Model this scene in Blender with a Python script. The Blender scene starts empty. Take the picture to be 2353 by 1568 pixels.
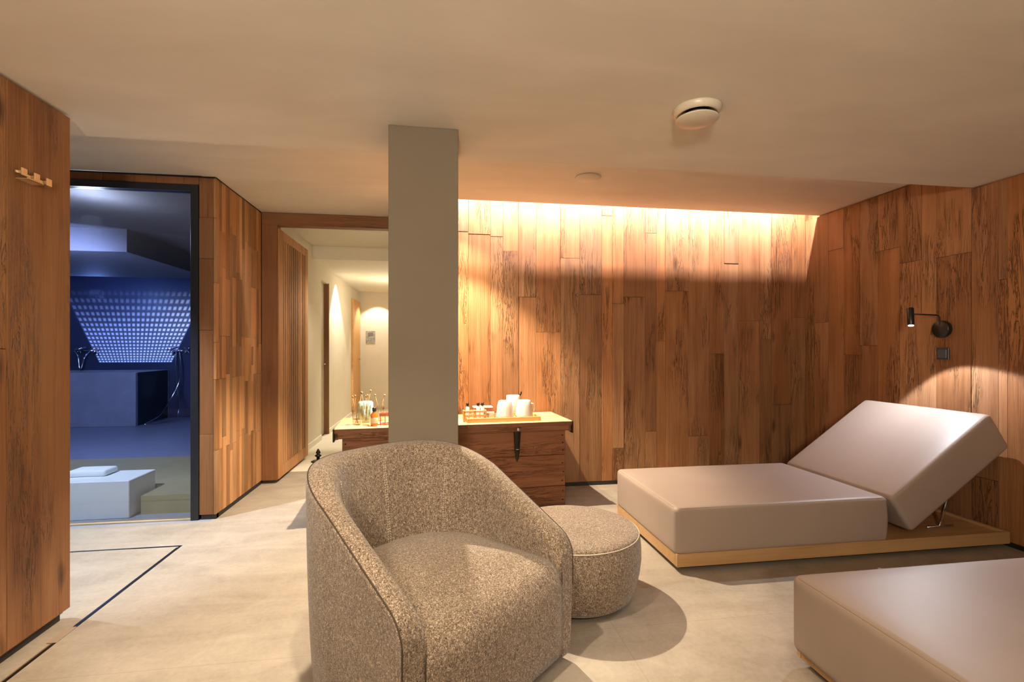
import bpy, bmesh, math, random
from mathutils import Vector, Matrix
C = bpy.context.scene.collection
R = math.radians
PI = math.pi

# ------------------------------------------------------------------ materials
def new_mat(name):
    m = bpy.data.materials.new(name); m.use_nodes = True
    nt = m.node_tree
    for n in list(nt.nodes): nt.nodes.remove(n)
    out = nt.nodes.new('ShaderNodeOutputMaterial')
    b = nt.nodes.new('ShaderNodeBsdfPrincipled')
    nt.links.new(b.outputs[0], out.inputs[0])
    return m, nt, b, out
def N(nt, t, **kw):
    n = nt.nodes.new('ShaderNode' + t)
    for k, v in kw.items():
        if hasattr(n, k): setattr(n, k, v)
        else: n.inputs[k.replace('_', ' ')].default_value = v
    return n
def L(nt, a, b): nt.links.new(a, b)
def ramp(nt, fac, stops):
    r = nt.nodes.new('ShaderNodeValToRGB')
    e = r.color_ramp.elements
    while len(e) > 1: e.remove(e[-1])
    e[0].position = stops[0][0]; e[0].color = (*stops[0][1], 1)
    for p, c in stops[1:]:
        x = e.new(p); x.color = (*c, 1)
    L(nt, fac, r.inputs[0]); return r.outputs[0]
def mth(nt, op, a, b=None, clamp=False):
    n = nt.nodes.new('ShaderNodeMath'); n.operation = op; n.use_clamp = clamp
    for i, v in enumerate((a, b)):
        if v is None: continue
        if isinstance(v, (int, float)): n.inputs[i].default_value = v
        else: L(nt, v, n.inputs[i])
    return n.outputs[0]
def mixc(nt, fac, a, b, blend='MIX'):
    n = nt.nodes.new('ShaderNodeMix'); n.data_type = 'RGBA'; n.blend_type = blend
    for i, v in ((0, fac), (6, a), (7, b)):
        if isinstance(v, (int, float)): n.inputs[i].default_value = v
        elif isinstance(v, tuple): n.inputs[i].default_value = (*v, 1)
        else: L(nt, v, n.inputs[i])
    return n.outputs[2]
def coords(nt, scale, rot=(0,0,0), off=None):
    tc = N(nt, 'TexCoord'); mp = N(nt, 'Mapping')
    src = tc.outputs['Object']
    if off is not None:
        va = N(nt, 'VectorMath', operation='ADD'); L(nt, src, va.inputs[0]); L(nt, off, va.inputs[1]); src = va.outputs[0]
    L(nt, src, mp.inputs[0]); mp.inputs['Scale'].default_value = scale; mp.inputs['Rotation'].default_value = rot
    return mp.outputs[0]
def noise(nt, vec, scale=1, detail=4, rough=.5, dist=0):
    n = N(nt, 'TexNoise'); L(nt, vec, n.inputs['Vector'])
    n.inputs['Scale'].default_value = scale; n.inputs['Detail'].default_value = detail
    n.inputs['Roughness'].default_value = rough; n.inputs['Distortion'].default_value = dist
    return n.outputs['Fac']
def bump(nt, b, h, strength=.3, dist=.01):
    n = N(nt, 'Bump'); n.inputs['Strength'].default_value = strength; n.inputs['Distance'].default_value = dist
    L(nt, h, n.inputs['Height']); L(nt, n.outputs[0], b.inputs['Normal'])

def plain(name, col, rough=.5, metal=0., spec=.5, var=.06, vscale=12, bmp=0., emit=None, estr=0, trans=0):
    m, nt, b, out = new_mat(name)
    v = coords(nt, (1, 1, 1)); n = noise(nt, v, vscale, 4, .6)
    k = tuple(c * (1 - var) for c in col); k2 = tuple(min(1, c * (1 + var)) for c in col)
    L(nt, ramp(nt, n, [(.3, k), (.7, k2)]), b.inputs['Base Color'])
    b.inputs['Roughness'].default_value = rough; b.inputs['Metallic'].default_value = metal
    b.inputs['Specular IOR Level'].default_value = spec
    if bmp: bump(nt, b, n, bmp, .004)
    if emit:
        b.inputs['Emission Color'].default_value = (*emit, 1); b.inputs['Emission Strength'].default_value = estr
    return m

def wood_mat(name, dark, mid, light, rustic=1., axis='Z', rough=.55, amp=.55, hue=None):
    """old oak boards: grain, splits and knots; brightness of every board from its 'tint' attribute"""
    m, nt, b, out = new_mat(name)
    at = N(nt, 'Attribute'); at.attribute_name = 'tint'
    sp = N(nt, 'SeparateColor'); L(nt, at.outputs['Color'], sp.inputs[0])
    cb = N(nt, 'CombineXYZ')
    for i, k in enumerate((31., 17., 43.)): L(nt, mth(nt, 'MULTIPLY', sp.outputs[1], k), cb.inputs[i])
    ax = {'Z': lambda a, l: (a, a, l), 'X': lambda a, l: (l, a, a), 'Y': lambda a, l: (a, l, a)}[axis]
    off = cb.outputs[0]
    g1 = noise(nt, coords(nt, ax(15, .7), off=off), 1, 6, .55, .9)          # broad figure
    g2 = noise(nt, coords(nt, ax(110, 3.0), off=off), 1, 5, .6, .3)         # fine grain
    g3 = noise(nt, coords(nt, ax(3.2, 1.1), off=off), 1, 3, .5, .6)           # patches
    fig = mth(nt, 'ADD', mth(nt, 'MULTIPLY', g1, .38), mth(nt, 'ADD', mth(nt, 'MULTIPLY', g2, .24), mth(nt, 'MULTIPLY', g3, .38)))
    col = ramp(nt, fig, [(.30, dark), (.44, mid), (.56, tuple(a*.45+c*.55 for a, c in zip(mid, light))), (.70, light)])
    # splits
    c1 = noise(nt, coords(nt, ax(22, 1.5), off=off), 1, 4, .7, 2.6)
    c2 = noise(nt, coords(nt, ax(4.5, 1.3), off=off), 1, 2, .5)
    line = mth(nt, 'SUBTRACT', 1, mth(nt, 'MULTIPLY', mth(nt, 'ABSOLUTE', mth(nt, 'SUBTRACT', c1, .5)), 38), True)
    mask = mth(nt, 'MULTIPLY', mth(nt, 'SUBTRACT', c2, .50), 8., True)
    crack = mth(nt, 'MULTIPLY', line, mask, True)
    # knots
    vo = N(nt, 'TexVoronoi'); L(nt, coords(nt, ax(4.2, 1.7), off=off), vo.inputs['Vector']); vo.inputs['Scale'].default_value = 1.
    kd = mth(nt, 'ADD', vo.outputs['Distance'], mth(nt, 'MULTIPLY', mth(nt, 'SUBTRACT', g1, .5), .35))
    knot = mth(nt, 'MULTIPLY', mth(nt, 'SUBTRACT', .14, kd), 9., True)
    dmg = mth(nt, 'MAXIMUM', mth(nt, 'MULTIPLY', crack, .66 * rustic), mth(nt, 'MULTIPLY', knot, .75 * rustic), True)
    col = mixc(nt, dmg, col, tuple(c * .22 for c in dark))
    br = mth(nt, 'ADD', 1 - amp / 2, mth(nt, 'MULTIPLY', sp.outputs[0], amp))
    mc = N(nt, 'CombineColor')
    L(nt, br, mc.inputs[0]); L(nt, mth(nt, 'MULTIPLY', br, mth(nt, 'ADD', .93, mth(nt, 'MULTIPLY', sp.outputs[2], .16))), mc.inputs[1])
    L(nt, mth(nt, 'MULTIPLY', br, mth(nt, 'ADD', .84, mth(nt, 'MULTIPLY', sp.outputs[2], .4))), mc.inputs[2])
    col = mixc(nt, 1., col, mc.outputs[0], 'MULTIPLY')
    L(nt, col, b.inputs['Base Color'])
    b.inputs['Roughness'].default_value = rough; b.inputs['Specular IOR Level'].default_value = .35
    h = mth(nt, 'SUBTRACT', mth(nt, 'ADD', mth(nt, 'MULTIPLY', g2, .35), mth(nt, 'MULTIPLY', g1, .6)), mth(nt, 'MULTIPLY', dmg, 1.))
    bump(nt, b, h, 1., .008 * (.4 + .6 * rustic))
    return m

M = {}
M['oak'] = wood_mat('reclaimed oak', (.125,.047,.017), (.235,.102,.039), (.35,.178,.080), amp=.42)
M['oak_narrow'] = wood_mat('narrow oak lamellae', (.17,.070,.024), (.33,.155,.060), (.50,.265,.115), rustic=.35, amp=.75)
M['oak_frame'] = wood_mat('oak frame', (.11,.045,.015), (.19,.08,.028), (.25,.115,.045), rustic=.3, amp=.3)
M['oak_frame_x'] = wood_mat('oak lintel', (.11,.045,.015), (.19,.08,.028), (.25,.115,.045), rustic=.3, amp=.3, axis='X')
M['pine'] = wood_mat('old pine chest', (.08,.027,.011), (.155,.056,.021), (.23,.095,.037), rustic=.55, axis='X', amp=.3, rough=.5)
M['pine_top'] = wood_mat('pale pine lid', (.42,.22,.08), (.58,.36,.16), (.70,.48,.24), rustic=.5, axis='X', amp=.25, rough=.5)  # paler pine for the upward faces of the lid
M['ash'] = wood_mat('light oak base', (.28,.145,.055), (.42,.24,.10), (.51,.32,.15), rustic=0, axis='X', amp=.2, rough=.4)
M['tray'] = wood_mat('tray wood', (.45,.22,.06), (.58,.31,.10), (.66,.39,.15), rustic=0, axis='X', amp=.2, rough=.4)
M['black'] = plain('shadow gap black', (.012,.01,.009), .6)
M['iron'] = plain('black iron', (.02,.017,.014), .4, .7, bmp=.3, vscale=60)
M['lamp_black'] = plain('matt black lacquer', (.012,.011,.011), .35)
M['frame_black'] = plain('dark blue black frame', (.012,.014,.022), .35)
M['brass'] = plain('brushed brass', (.88,.70,.44), .45, 1., vscale=80)
M['chrome'] = plain('chrome', (.8,.82,.86), .12, 1.)
M['white'] = plain('white glazed ceramic', (.66,.62,.56), .3, var=.03)
M['whitebox'] = plain('white laminate', (.86,.87,.90), .5, var=.03)
M['valve'] = plain('white painted metal', (.66,.6,.5), .35, var=.02)
M['hall'] = plain('cream hallway plaster', (.70,.64,.52), .85, var=.03, vscale=3, bmp=.05)
M['mirrorglass'] = plain('grey picture', (.30,.30,.27), .5, var=.5, vscale=30)
M['amber'] = plain('amber liquid', (.50,.14,.02), .12)
M['red'] = plain('reddish brown paper', (.40,.10,.04), .5, var=.3, vscale=60)
M['teal'] = plain('pale teal enamel', (.42,.66,.58), .3)
M['stick'] = plain('wooden stick', (.34,.19,.09), .6)
M['towel'] = plain('white towel', (.9,.92,.95), .95, bmp=.6, vscale=180)
M['blueplaster'] = plain('dark blue tile', (.05,.065,.13), .45, var=.08, vscale=2)
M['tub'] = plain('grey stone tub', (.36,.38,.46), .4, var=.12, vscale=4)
M['tub_shade'] = plain('shaded tub side', (.015,.035,.05), .35, var=.05)  # shade on the tub's right side put into the colour
M['olive'] = plain('olive slab', (.30,.25,.13), .5, var=.1, vscale=5)
M['darkwall'] = plain('dark alcove plaster', (.16,.14,.11), .9, var=.06, vscale=3)
def ceiling_mat():
    m, nt, b, out = new_mat('lime plaster ceiling')
    n = noise(nt, coords(nt, (1.2, 3.5, 1)), 1, 4, .55, .5); n2 = noise(nt, coords(nt, (1, 1, 1)), 40, 3, .6)
    L(nt, ramp(nt, n, [(.3, (.68,.635,.555)), (.7, (.77,.725,.64))]), b.inputs['Base Color'])
    b.inputs['Roughness'].default_value = .8; bump(nt, b, mth(nt, 'ADD', n, mth(nt, 'MULTIPLY', n2, .1)), .15, .01); return m
M['ceiling'] = ceiling_mat()
M['pillar'] = plain('pillar plaster', (.175,.145,.108), .85, var=.03, vscale=4, bmp=.05)
def floor_mat():
    m, nt, b, out = new_mat('beige stone tile')
    v = coords(nt, (1, 1, 1))
    n = noise(nt, coords(nt, (1.2, 4.5, 1)), 1, 6, .62, .8); f = noise(nt, v, 45, 5, .7); f2 = noise(nt, v, 6, 5, .65, .5)
    t = mth(nt, 'ADD', mth(nt, 'MULTIPLY', n, .45), mth(nt, 'ADD', mth(nt, 'MULTIPLY', f, .25), mth(nt, 'MULTIPLY', f2, .3)))
    col = ramp(nt, t, [(.38, (.26,.22,.178)), (.5, (.325,.28,.23)), (.62, (.385,.335,.28))])
    tc = N(nt, 'TexCoord'); mp = N(nt, 'Mapping'); mp.inputs['Location'].default_value = (.42, .32, 0); L(nt, tc.outputs['Object'], mp.inputs[0])
    br = N(nt, 'TexBrick'); L(nt, mp.outputs[0], br.inputs['Vector']); br.offset = 0
    br.inputs['Scale'].default_value = 1; br.inputs['Brick Width'].default_value = 1.2; br.inputs['Row Height'].default_value = 1.2
    br.inputs['Mortar Size'].default_value = .0016; br.inputs['Mortar Smooth'].default_value = .3
    col = mixc(nt, mth(nt, 'MULTIPLY', br.outputs['Fac'], .4), col, (.17,.135,.1))
    L(nt, col, b.inputs['Base Color'])
    b.inputs['Roughness'].default_value = .55; b.inputs['Specular IOR Level'].default_value = .3
    bump(nt, b, t, .12, .004); return m
M['floor'] = floor_mat()
def leather():
    m, nt, b, out = new_mat('greige leatherette')
    v = coords(nt, (1, 1, 1)); n = noise(nt, v, 2.2, 3, .5); f = noise(nt, v, 260, 3, .6)
    L(nt, ramp(nt, n, [(.3, (.30,.236,.198)), (.7, (.325,.258,.218))]), b.inputs['Base Color'])
    b.inputs['Roughness'].default_value = .48; b.inputs['Specular IOR Level'].default_value = .36
    bump(nt, b, mth(nt, 'ADD', mth(nt, 'MULTIPLY', f, .12), n), .12, .01); return m
M['leather'] = leather()
M['seam'] = plain('leather seam', (.26,.20,.155), .5)
def fabric():
    m, nt, b, out = new_mat('heather wool fabric')
    a = noise(nt, coords(nt, (1, 1, 1)), 270, 2, .7); c = noise(nt, coords(nt, (1, 1.0, .6)), 140, 3, .7, 1.2); d = noise(nt, coords(nt, (1, 1, 1)), 3, 3, .6)
    t = mth(nt, 'ADD', mth(nt, 'MULTIPLY', a, .5), mth(nt, 'MULTIPLY', c, .5))
    t = mth(nt, 'ADD', t, mth(nt, 'MULTIPLY', mth(nt, 'SUBTRACT', d, .5), .06))
    L(nt, ramp(nt, t, [(.37, (.035,.023,.016)), (.45, (.135,.097,.068)), (.53, (.235,.178,.132)), (.62, (.53,.43,.34))]), b.inputs['Base Color'])
    b.inputs['Roughness'].default_value = .95; b.inputs['Specular IOR Level'].default_value = .15
    b.inputs['Sheen Weight'].default_value = .25
    bump(nt, b, t, .6, .004); return m
M['fabric'] = fabric()
M['stitch'] = plain('pale stitching thread', (.52,.43,.33), .9)
M['piping'] = plain('dark seam piping', (.05,.033,.022), .95)  # dark colour of the armchair piping and seams
def glass_mat(name, tint, fac, rough=0.):
    m, nt, b, out = new_mat(name); nt.nodes.remove(b)
    tr = N(nt, 'BsdfTransparent'); tr.inputs[0].default_value = (*tint, 1)
    gl = N(nt, 'BsdfGlossy'); gl.inputs['Roughness'].default_value = rough
    lw = N(nt, 'LayerWeight'); lw.inputs[0].default_value = .5
    fr = mth(nt, 'ADD', .045, mth(nt, 'MULTIPLY', mth(nt, 'POWER', lw.outputs['Facing'], 4.5), .9))
    mx = N(nt, 'MixShader'); L(nt, mth(nt, 'MULTIPLY', fr, fac, True), mx.inputs[0])
    L(nt, tr.outputs[0], mx.inputs[1]); L(nt, gl.outputs[0], mx.inputs[2]); L(nt, mx.outputs[0], out.inputs[0]); return m
M['glass'] = glass_mat('door glass', (.9,.93,.97), 1.5)
M['tumbler'] = glass_mat('clear tumbler glass', (.95,.96,.94), 1.6)
M['water'] = plain('tub water', (.02,.05,.10), .03, spec=.9)
def emis(name, col, s):
    m, nt, b, out = new_mat(name); nt.nodes.remove(b); e = N(nt, 'Emission'); e.inputs[0].default_value = (*col, 1); e.inputs[1].default_value = s
    L(nt, e.outputs[0], out.inputs[0]); return m
M['led'] = emis('led strip light', (1,.80,.62), 6)
M['lens'] = emis('lamp lens', (1,.92,.82), 12)
M['coollens'] = emis('cool lamp lens', (.6,.7,1), 8)

# ------------------------------------------------------------------ helpers
def tint_layer(bm): return bm.loops.layers.float_color.get('tint') or bm.loops.layers.float_color.new('tint')
def box(bm, x0, x1, y0, y1, z0, z1, bev=0, tint=None, seg=1, mi=0):
    tl = tint_layer(bm); t = tint or (random.random(), random.random(), random.random(), 1)
    r = bmesh.ops.create_cube(bm, size=1); vs = r['verts']
    for v in vs: v.co = Vector(((x0+x1)/2 + v.co.x*(x1-x0), (y0+y1)/2 + v.co.y*(y1-y0), (z0+z1)/2 + v.co.z*(z1-z0)))
    fs = set(f for v in vs for f in v.link_faces)
    if bev:
        es = list(set(e for v in vs for e in v.link_edges))
        r2 = bmesh.ops.bevel(bm, geom=es, offset=bev, segments=seg, affect='EDGES', profile=.5)
        fs = set(r2['faces']) | set(f for f in fs if f.is_valid) | set(f for v in r2['verts'] for f in v.link_faces)
    for f in fs:
        f.material_index = mi
        for l in f.loops: l[tl] = t
    return fs
def quadloop(bm, rings, closed=True, cap0=False, cap1=False, mi=0):
    V = [[bm.verts.new(p) for p in r] for r in rings]; n = len(V[0])
    for a, b in zip(V[:-1], V[1:]):
        for i in range(n if closed else n - 1):
            j = (i+1) % n
            try: f = bm.faces.new((a[i], a[j], b[j], b[i])); f.smooth = True; f.material_index = mi
            except ValueError: pass
    if cap0: f = bm.faces.new(list(reversed(V[0]))); f.material_index = mi
    if cap1: f = bm.faces.new(V[-1]); f.material_index = mi
    return V
def lathe(bm, prof, cx=0, cy=0, cz=0, seg=32, axis=None, mi=0):
    """prof: list of (r, z)"""
    rings = []
    mat = axis or Matrix.Identity(3)
    for r, z in prof:
        rings.append([Vector((cx, cy, cz)) + mat @ Vector((max(r, 1e-4)*math.cos(2*PI*i/seg), max(r, 1e-4)*math.sin(2*PI*i/seg), z)) for i in range(seg)])
    quadloop(bm, rings, True, True, True, mi)
def tube(bm, pts, rad, seg=10, closed=False):
    P = [Vector(p) for p in pts]; rings = []; n = len(P); up = None
    for i, p in enumerate(P):
        a = P[(i-1) % n] if (closed or i > 0) else p; b = P[(i+1) % n] if (closed or i < n-1) else p
        t = (b - a).normalized()
        if up is None: up = t.orthogonal().normalized()
        up = (up - t * up.dot(t)).normalized(); s = t.cross(up)
        r = rad[i] if isinstance(rad, (list, tuple)) else rad
        rings.append([p + up*math.cos(2*PI*k/seg)*r + s*math.sin(2*PI*k/seg)*r for k in range(seg)])
    if closed: rings.append(rings[0]); quadloop(bm, rings)
    else: quadloop(bm, rings, True, True, True)
def softbox(bm, x0, x1, y0, y1, z0, z1, r=.03, n=10, crown=0., mat=None):
    """upholstered block: rounded edges, slightly domed faces"""
    c = Vector(((x0+x1)/2, (y0+y1)/2, (z0+z1)/2)); h = Vector(((x1-x0)/2, (y1-y0)/2, (z1-z0)/2))
    def axis_s(hh):
        s = [-1 + (1 - math.cos(PI/2*i/5)) * r/hh for i in range(6)]
        m = [-1 + r/hh + (2 - 2*r/hh) * k/n for k in range(1, n)]
        return s + m + [-q for q in reversed(s)]
    A = [axis_s(h[i]) for i in range(3)]
    cache = {}
    def vert(i, j, k):
        if (i, j, k) in cache: return cache[(i, j, k)]
        p = Vector((A[0][i]*h.x, A[1][j]*h.y, A[2][k]*h.z))
        q = Vector([max(-(h[a]-r), min(h[a]-r, p[a])) for a in range(3)])
        d = p - q
        if d.length > 1e-7:
            p = q + d.normalized() * r
        if crown:
            fx = (1-(p.x/h.x)**2); fy = (1-(p.y/h.y)**2); fz = (1-(p.z/h.z)**2)
            fx, fy, fz = [max(0, f)**.5 for f in (fx, fy, fz)]
            if abs(p.z) > h.z - r*1.01: p.z += math.copysign(crown*fx*fy, p.z)
            if abs(p.y) > h.y - r*1.01: p.y += math.copysign(crown*.5*fx*fz, p.y)
            if abs(p.x) > h.x - r*1.01: p.x += math.copysign(crown*.5*fy*fz, p.x)
        p = p + c
        if mat is not None: p = mat @ p
        v = bm.verts.new(p); cache[(i, j, k)] = v; return v
    nx, ny, nz = [len(a) for a in A]
    def grid(f, na, nb, flip):
        for a in range(na-1):
            for b in range(nb-1):
                q = [f(a, b), f(a+1, b), f(a+1, b+1), f(a, b+1)]
                if flip: q.reverse()
                try: fc = bm.faces.new(q); fc.smooth = True
                except ValueError: pass
    grid(lambda a, b: vert(a, b, nz-1), nx, ny, False); grid(lambda a, b: vert(a, b, 0), nx, ny, True)
    grid(lambda a, b: vert(a, 0, b), nx, nz, False); grid(lambda a, b: vert(a, ny-1, b), nx, nz, True)
    grid(lambda a, b: vert(nx-1, a, b), ny, nz, False); grid(lambda a, b: vert(0, a, b), ny, nz, True)
def obj(name, bm, mat, parent=None, smooth=False, label=None):
    me = bpy.data.meshes.new(name)
    bmesh.ops.recalc_face_normals(bm, faces=bm.faces)
    bm.to_mesh(me); bm.free()
    for m in (mat if isinstance(mat, (list, tuple)) else [mat]): me.materials.append(m)
    if smooth:
        for p in me.polygons: p.use_smooth = True
    o = bpy.data.objects.new(name, me); C.objects.link(o)
    if parent: o.parent = parent
    if label: o['label'] = label
    return o
def tag(o, label, cat, group=None):
    o['label'] = label; o['category'] = cat
    if group: o['group'] = group
    return o
def thing(name, label, cat, loc=(0,0,0), rotz=0, group=None):
    o = bpy.data.objects.new(name, None); C.objects.link(o); o.empty_display_size = .1
    o.location = loc; o.rotation_euler = (0, 0, rotz); return tag(o, label, cat, group)
def struct(name, bm, mat, parent=None):
    o = obj(name, bm, mat, parent)
    if parent is None: o['kind'] = 'structure'
    return o
def dup(root, loc, rotz, label, group=None):
    r = root.copy(); C.objects.link(r); r.location = loc; r.rotation_euler = (0, 0, rotz); r['label'] = label
    if group: r['group'] = group
    for ch in list(root.children):
        c = ch.copy(); C.objects.link(c); c.parent = r
        for g in ch.children:
            d = g.copy(); C.objects.link(d); d.parent = c
    return r
BM = bmesh.new

# ------------------------------------------------------------------ dimensions (metres; camera above the origin)
XL, XR, YR = -1.687, 3.55, 4.27
ZN, ZF, YS = 2.33, 2.50, 2.78       # near ceiling, far ceiling, ceiling step
YW, YP = 3.838, 4.765               # glass-door wall, doorway plane
XW = -1.596
YB = -3.2                           # wall behind the camera

# planks: clad a vertical rectangle. u axis along 'x' or 'y'; face on coordinate f, outward sign s
def planks(bm, ax, u0, u1, f, s, z0, z1, wmin, wmax, seed, rows=None, lmin=1.3, lmax=2.6, th=.02, relief=.004, splits=()):
    rnd = random.Random(seed); u = u0
    while u < u1 - 1e-4:
        w = rnd.uniform(wmin, wmax)
        if u + w > u1 - wmin * .6: w = u1 - u
        for sp_ in splits:
            if u < sp_ < u + w: w = max(.02, sp_ - u)
        zs = [z0]
        if rows:
            for r_ in rows:
                q = r_ + rnd.choice((0, 0, 0, .03, -.05, .08))
                if z0 + .05 < q < z1 - .05 and q > zs[-1] + .1: zs.append(q)
        else:
            z = z0 + rnd.uniform(.2, lmax)
            while z < z1 - .15: zs.append(z); z += rnd.uniform(lmin, lmax)
        zs.append(z1)
        for a, b_ in zip(zs[:-1], zs[1:]):
            d = rnd.uniform(0, relief); g = .0009
            t = (rnd.random(), rnd.random(), rnd.random(), 1)
            lo, hi = (f - th, f - relief + d) if s > 0 else (f + relief - d, f + th)
            if ax == 'x': box(bm, u+g, u+w-g, lo, hi, a+g, b_-g, .0012, t)
            else: box(bm, lo, hi, u+g, u+w-g, a+g, b_-g, .0012, t)
        u += w

# ------------------------------------------------------------------ floor
bm = BM(); box(bm, -6.9, XR+.2, YB-.2, 3.80, -.1, 0); box(bm, -1.62, XR+.2, 3.80, 5.2, -.1, 0); struct('floor', bm, M['floor'])
bm = BM(); box(bm, -1.62, 0, 5.2, 10.5, -.1, 0); struct('floor_hallway', bm, M['hall'])
bm = BM(); box(bm, -6.9, -1.62, 3.80, 9.9, -.1, 0); struct('floor_wet_room', bm, plain('blue grey tile', (.27,.29,.36), .4, var=.08, vscale=4))

# ------------------------------------------------------------------ ceilings
bm = BM()
box(bm, -6.9, XR+.1, YB-.1, YS, ZN, 2.6)
struct('ceiling', bm, M['ceiling'])
bm = BM()
box(bm, -6.9, XR+.1, YS, YW, ZF, 2.53); box(bm, XW-.1, XR+.1, YW, 4.115, ZF, 2.53); box(bm, XW-.1, -.25, 4.115, YP+.05, ZF, 2.53)
struct('ceiling_far', bm, M['ceiling'])
bm = BM(); box(bm, -.25, XR+.1, 3.6, 4.4, 2.78, 2.82); box(bm, -.25, XR+.1, 3.6, 3.62, 2.53, 2.78); struct('ceiling_cove', bm, M['ceiling'])
bm = BM()
box(bm, -1.62, 0, YP+.1, 6.5, 2.55, 2.65); box(bm, -1.62, 0, 6.5, 10.5, 2.38, 2.65)
struct('ceiling_hallway', bm, plain('white hallway ceiling', (.74,.69,.58), .8, var=.02))
bm = BM(); box(bm, -6.9, -1.7, YW+.05, 9.9, 2.55, 2.65); box(bm, -6.9, -3.36, 5.9, 8.0, 2.30, 2.55)  # lowered box added in place of a reflection in the glass
struct('ceiling_wet_room', bm, plain('grey wet room ceiling', (.12,.12,.14), .7))

# ------------------------------------------------------------------ walls
TG = .012
def back_slab(name, *b):
    bm = BM(); box(bm, *b); return bm
# left partition
bm = BM(); box(bm, XL-.16, XL-.02, YB, 2.53, .03, ZN, tint=(.2,.5,.5,1))
planks(bm, 'y', YB, 2.548, XL, 1, .045, ZN-TG, .27, .46, 11, splits=(2.21,), lmin=1.0)
planks(bm, 'x', XL-.17, XL-.0205, 2.548, 1, .045, ZN-TG, .14, .16, 12)
struct('wall_left', bm, M['oak'])
bm = BM(); box(bm, XL-.14, XL-.025, YB, 2.52, 0, .05); struct('baseboard_left', bm, M['black'])
bm = BM(); box(bm, XL-.14, XL-.025, YB, 2.52, ZN-.02, ZN); struct('trim_1', bm, M['black'])
# right wall
bm = BM(); box(bm, XR+.02, XR+.2, YB, 4.4, 0, 2.6, tint=(.2,.5,.5,1))
planks(bm, 'y', YB, YS, XR, -1, .03, ZN-TG, .10, .30, 21, splits=(2.62,))
planks(bm, 'y', YS, YR+.02, XR, -1, .03, ZF-TG, .09, .24, 22, splits=(3.12,))
struct('wall_right', bm, M['oak'])
bm = BM(); box(bm, XR+.004, XR+.03, YB, YR, 0, .032); struct('baseboard_right', bm, M['black'])
# rear wall with planks up into the cove
bm = BM(); box(bm, -.28, XR+.1, YR+.02, YR+.12, 0, 2.8, tint=(.2,.5,.5,1))
planks(bm, 'x', -.28, XR, YR, -1, .035, 2.72, .09, .23, 33, splits=(.71,), relief=.007)
struct('wall_rear', bm, M['oak'])
bm = BM(); box(bm, -.28, XR, YR+.006, YR+.03, 0, .036); struct('baseboard_rear', bm, M['black'])
bm = BM(); box(bm, -.36, -.28, YR+.13, YP-.002, 0, 2.6); struct('wall_return', bm, M['hall'])
# wing wall beside the doorway (faces +X) and its end beside the glass door
RW = [.50, 1.02, 1.26, 1.78, 2.12]
bm = BM(); box(bm, XW-.10, XW-.021, YW+.05, YP+.1, .03, 2.6, tint=(.2,.5,.5,1))
planks(bm, 'y', YW+.0, YP, XW, 1, .035, ZF-TG, .045, .075, 41, rows=RW)
struct('wall_wing', bm, M['oak_narrow'])
bm = BM(); planks(bm, 'x', -1.714, XW-.0215, YW, -1, .035, ZF-TG, .11, .12, 42, rows=[.62, 1.3, 1.9, 2.2], th=.05)
planks(bm, 'x', -6.8, -1.715, YW, -1, 2.435, ZF-TG, .10, .2, 43, th=.06); struct('wall_glazed', bm, M['oak_frame'])
bm = BM(); box(bm, XW-.09, XW-.006, YW+.02, YP, 0, .036); box(bm, -1.70, XW-.006, YW+.008, YW+.05, 0, .036); struct('baseboard_wing', bm, M['black'])
bm = BM(); box(bm, -6.8, XW-.01, YW+.01, YW+.06, ZF-TG, ZF); box(bm, XW-.09, XW-.006, YW+.02, YP, ZF-TG, ZF); struct('trim_2', bm, M['black'])
# walls out of view (behind the camera and of the area left of the partition)
bm = BM(); box(bm, -6.9, XR+.2, YB-.2, YB, 0, 2.6); struct('wall_behind', bm, M['oak_frame'])
bm = BM(); box(bm, -7.0, -6.8, YB, 9.9, 0, 2.65); struct('wall_far_left', bm, M['darkwall'])
# wet room
bm = BM(); box(bm, -6.9, -1.7, 9.6, 9.8, 0, 2.6); struct('wall_wet_room_rear', bm, M['blueplaster'])
bm = BM(); box(bm, -1.78, -1.72, YW+.05, 9.7, 0, 2.6); struct('wall_wet_room_right', bm, M['blueplaster'])
# hallway
bm = BM()
XH = -1.57
box(bm, XH-.13, XH, YP+.12, 6.95, 0, 2.6); box(bm, XH-.13, XH, 7.42, 10.5, 0, 2.6); box(bm, XH-.13, XH, 6.95, 7.42, 2.18, 2.6)
struct('wall_hallway_left', bm, M['hall'])
bm = BM(); box(bm, -1.6, 0, 10.2, 10.35, 0, 2.6); struct('wall_hallway_end', bm, M['hall'])
bm = BM(); box(bm, -.33, -.28, YP+.1, 10.3, 0, 2.6); struct('wall_hallway_right', bm, M['hall'])
bm = BM(); box(bm, XH, XH+.012, YP+.2, 6.95, 0, .07); box(bm, XH, XH+.012, 7.42, 10.2, 0, .07); struct('baseboard_hallway', bm, plain('white skirting', (.8,.76,.68), .5))
# doors in the hallway
bm = BM(); box(bm, XH-.10, XH-.06, 6.96, 7.41, .01, 2.175, .002); dr = struct('door_1', bm, plain('beige door leaf', (.50,.42,.32), .5, var=.03))
bm = BM(); tube(bm, [(XH-.06, 7.37, 1.02), (XH-.03, 7.37, 1.02), (XH-.03, 7.28, 1.02)], .008); obj('door_handle', bm, M['chrome'], dr)
bm = BM(); box(bm, XH-.125, XH+.006, 7.40, 7.425, 0, 2.19, .002); struct('trim_3', bm, M['oak_frame'])
bm = BM(); box(bm, XH, XH+.035, 9.30, 10.12, 0, 2.16, .003); dr = struct('door_2', bm, M['tray'])
bm = BM(); tube(bm, [(XH+.035, 9.95, 1.03), (XH+.08, 9.95, 1.03), (XH+.08, 9.83, 1.03)], .009); obj('door_handle', bm, M['chrome'], dr)
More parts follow.
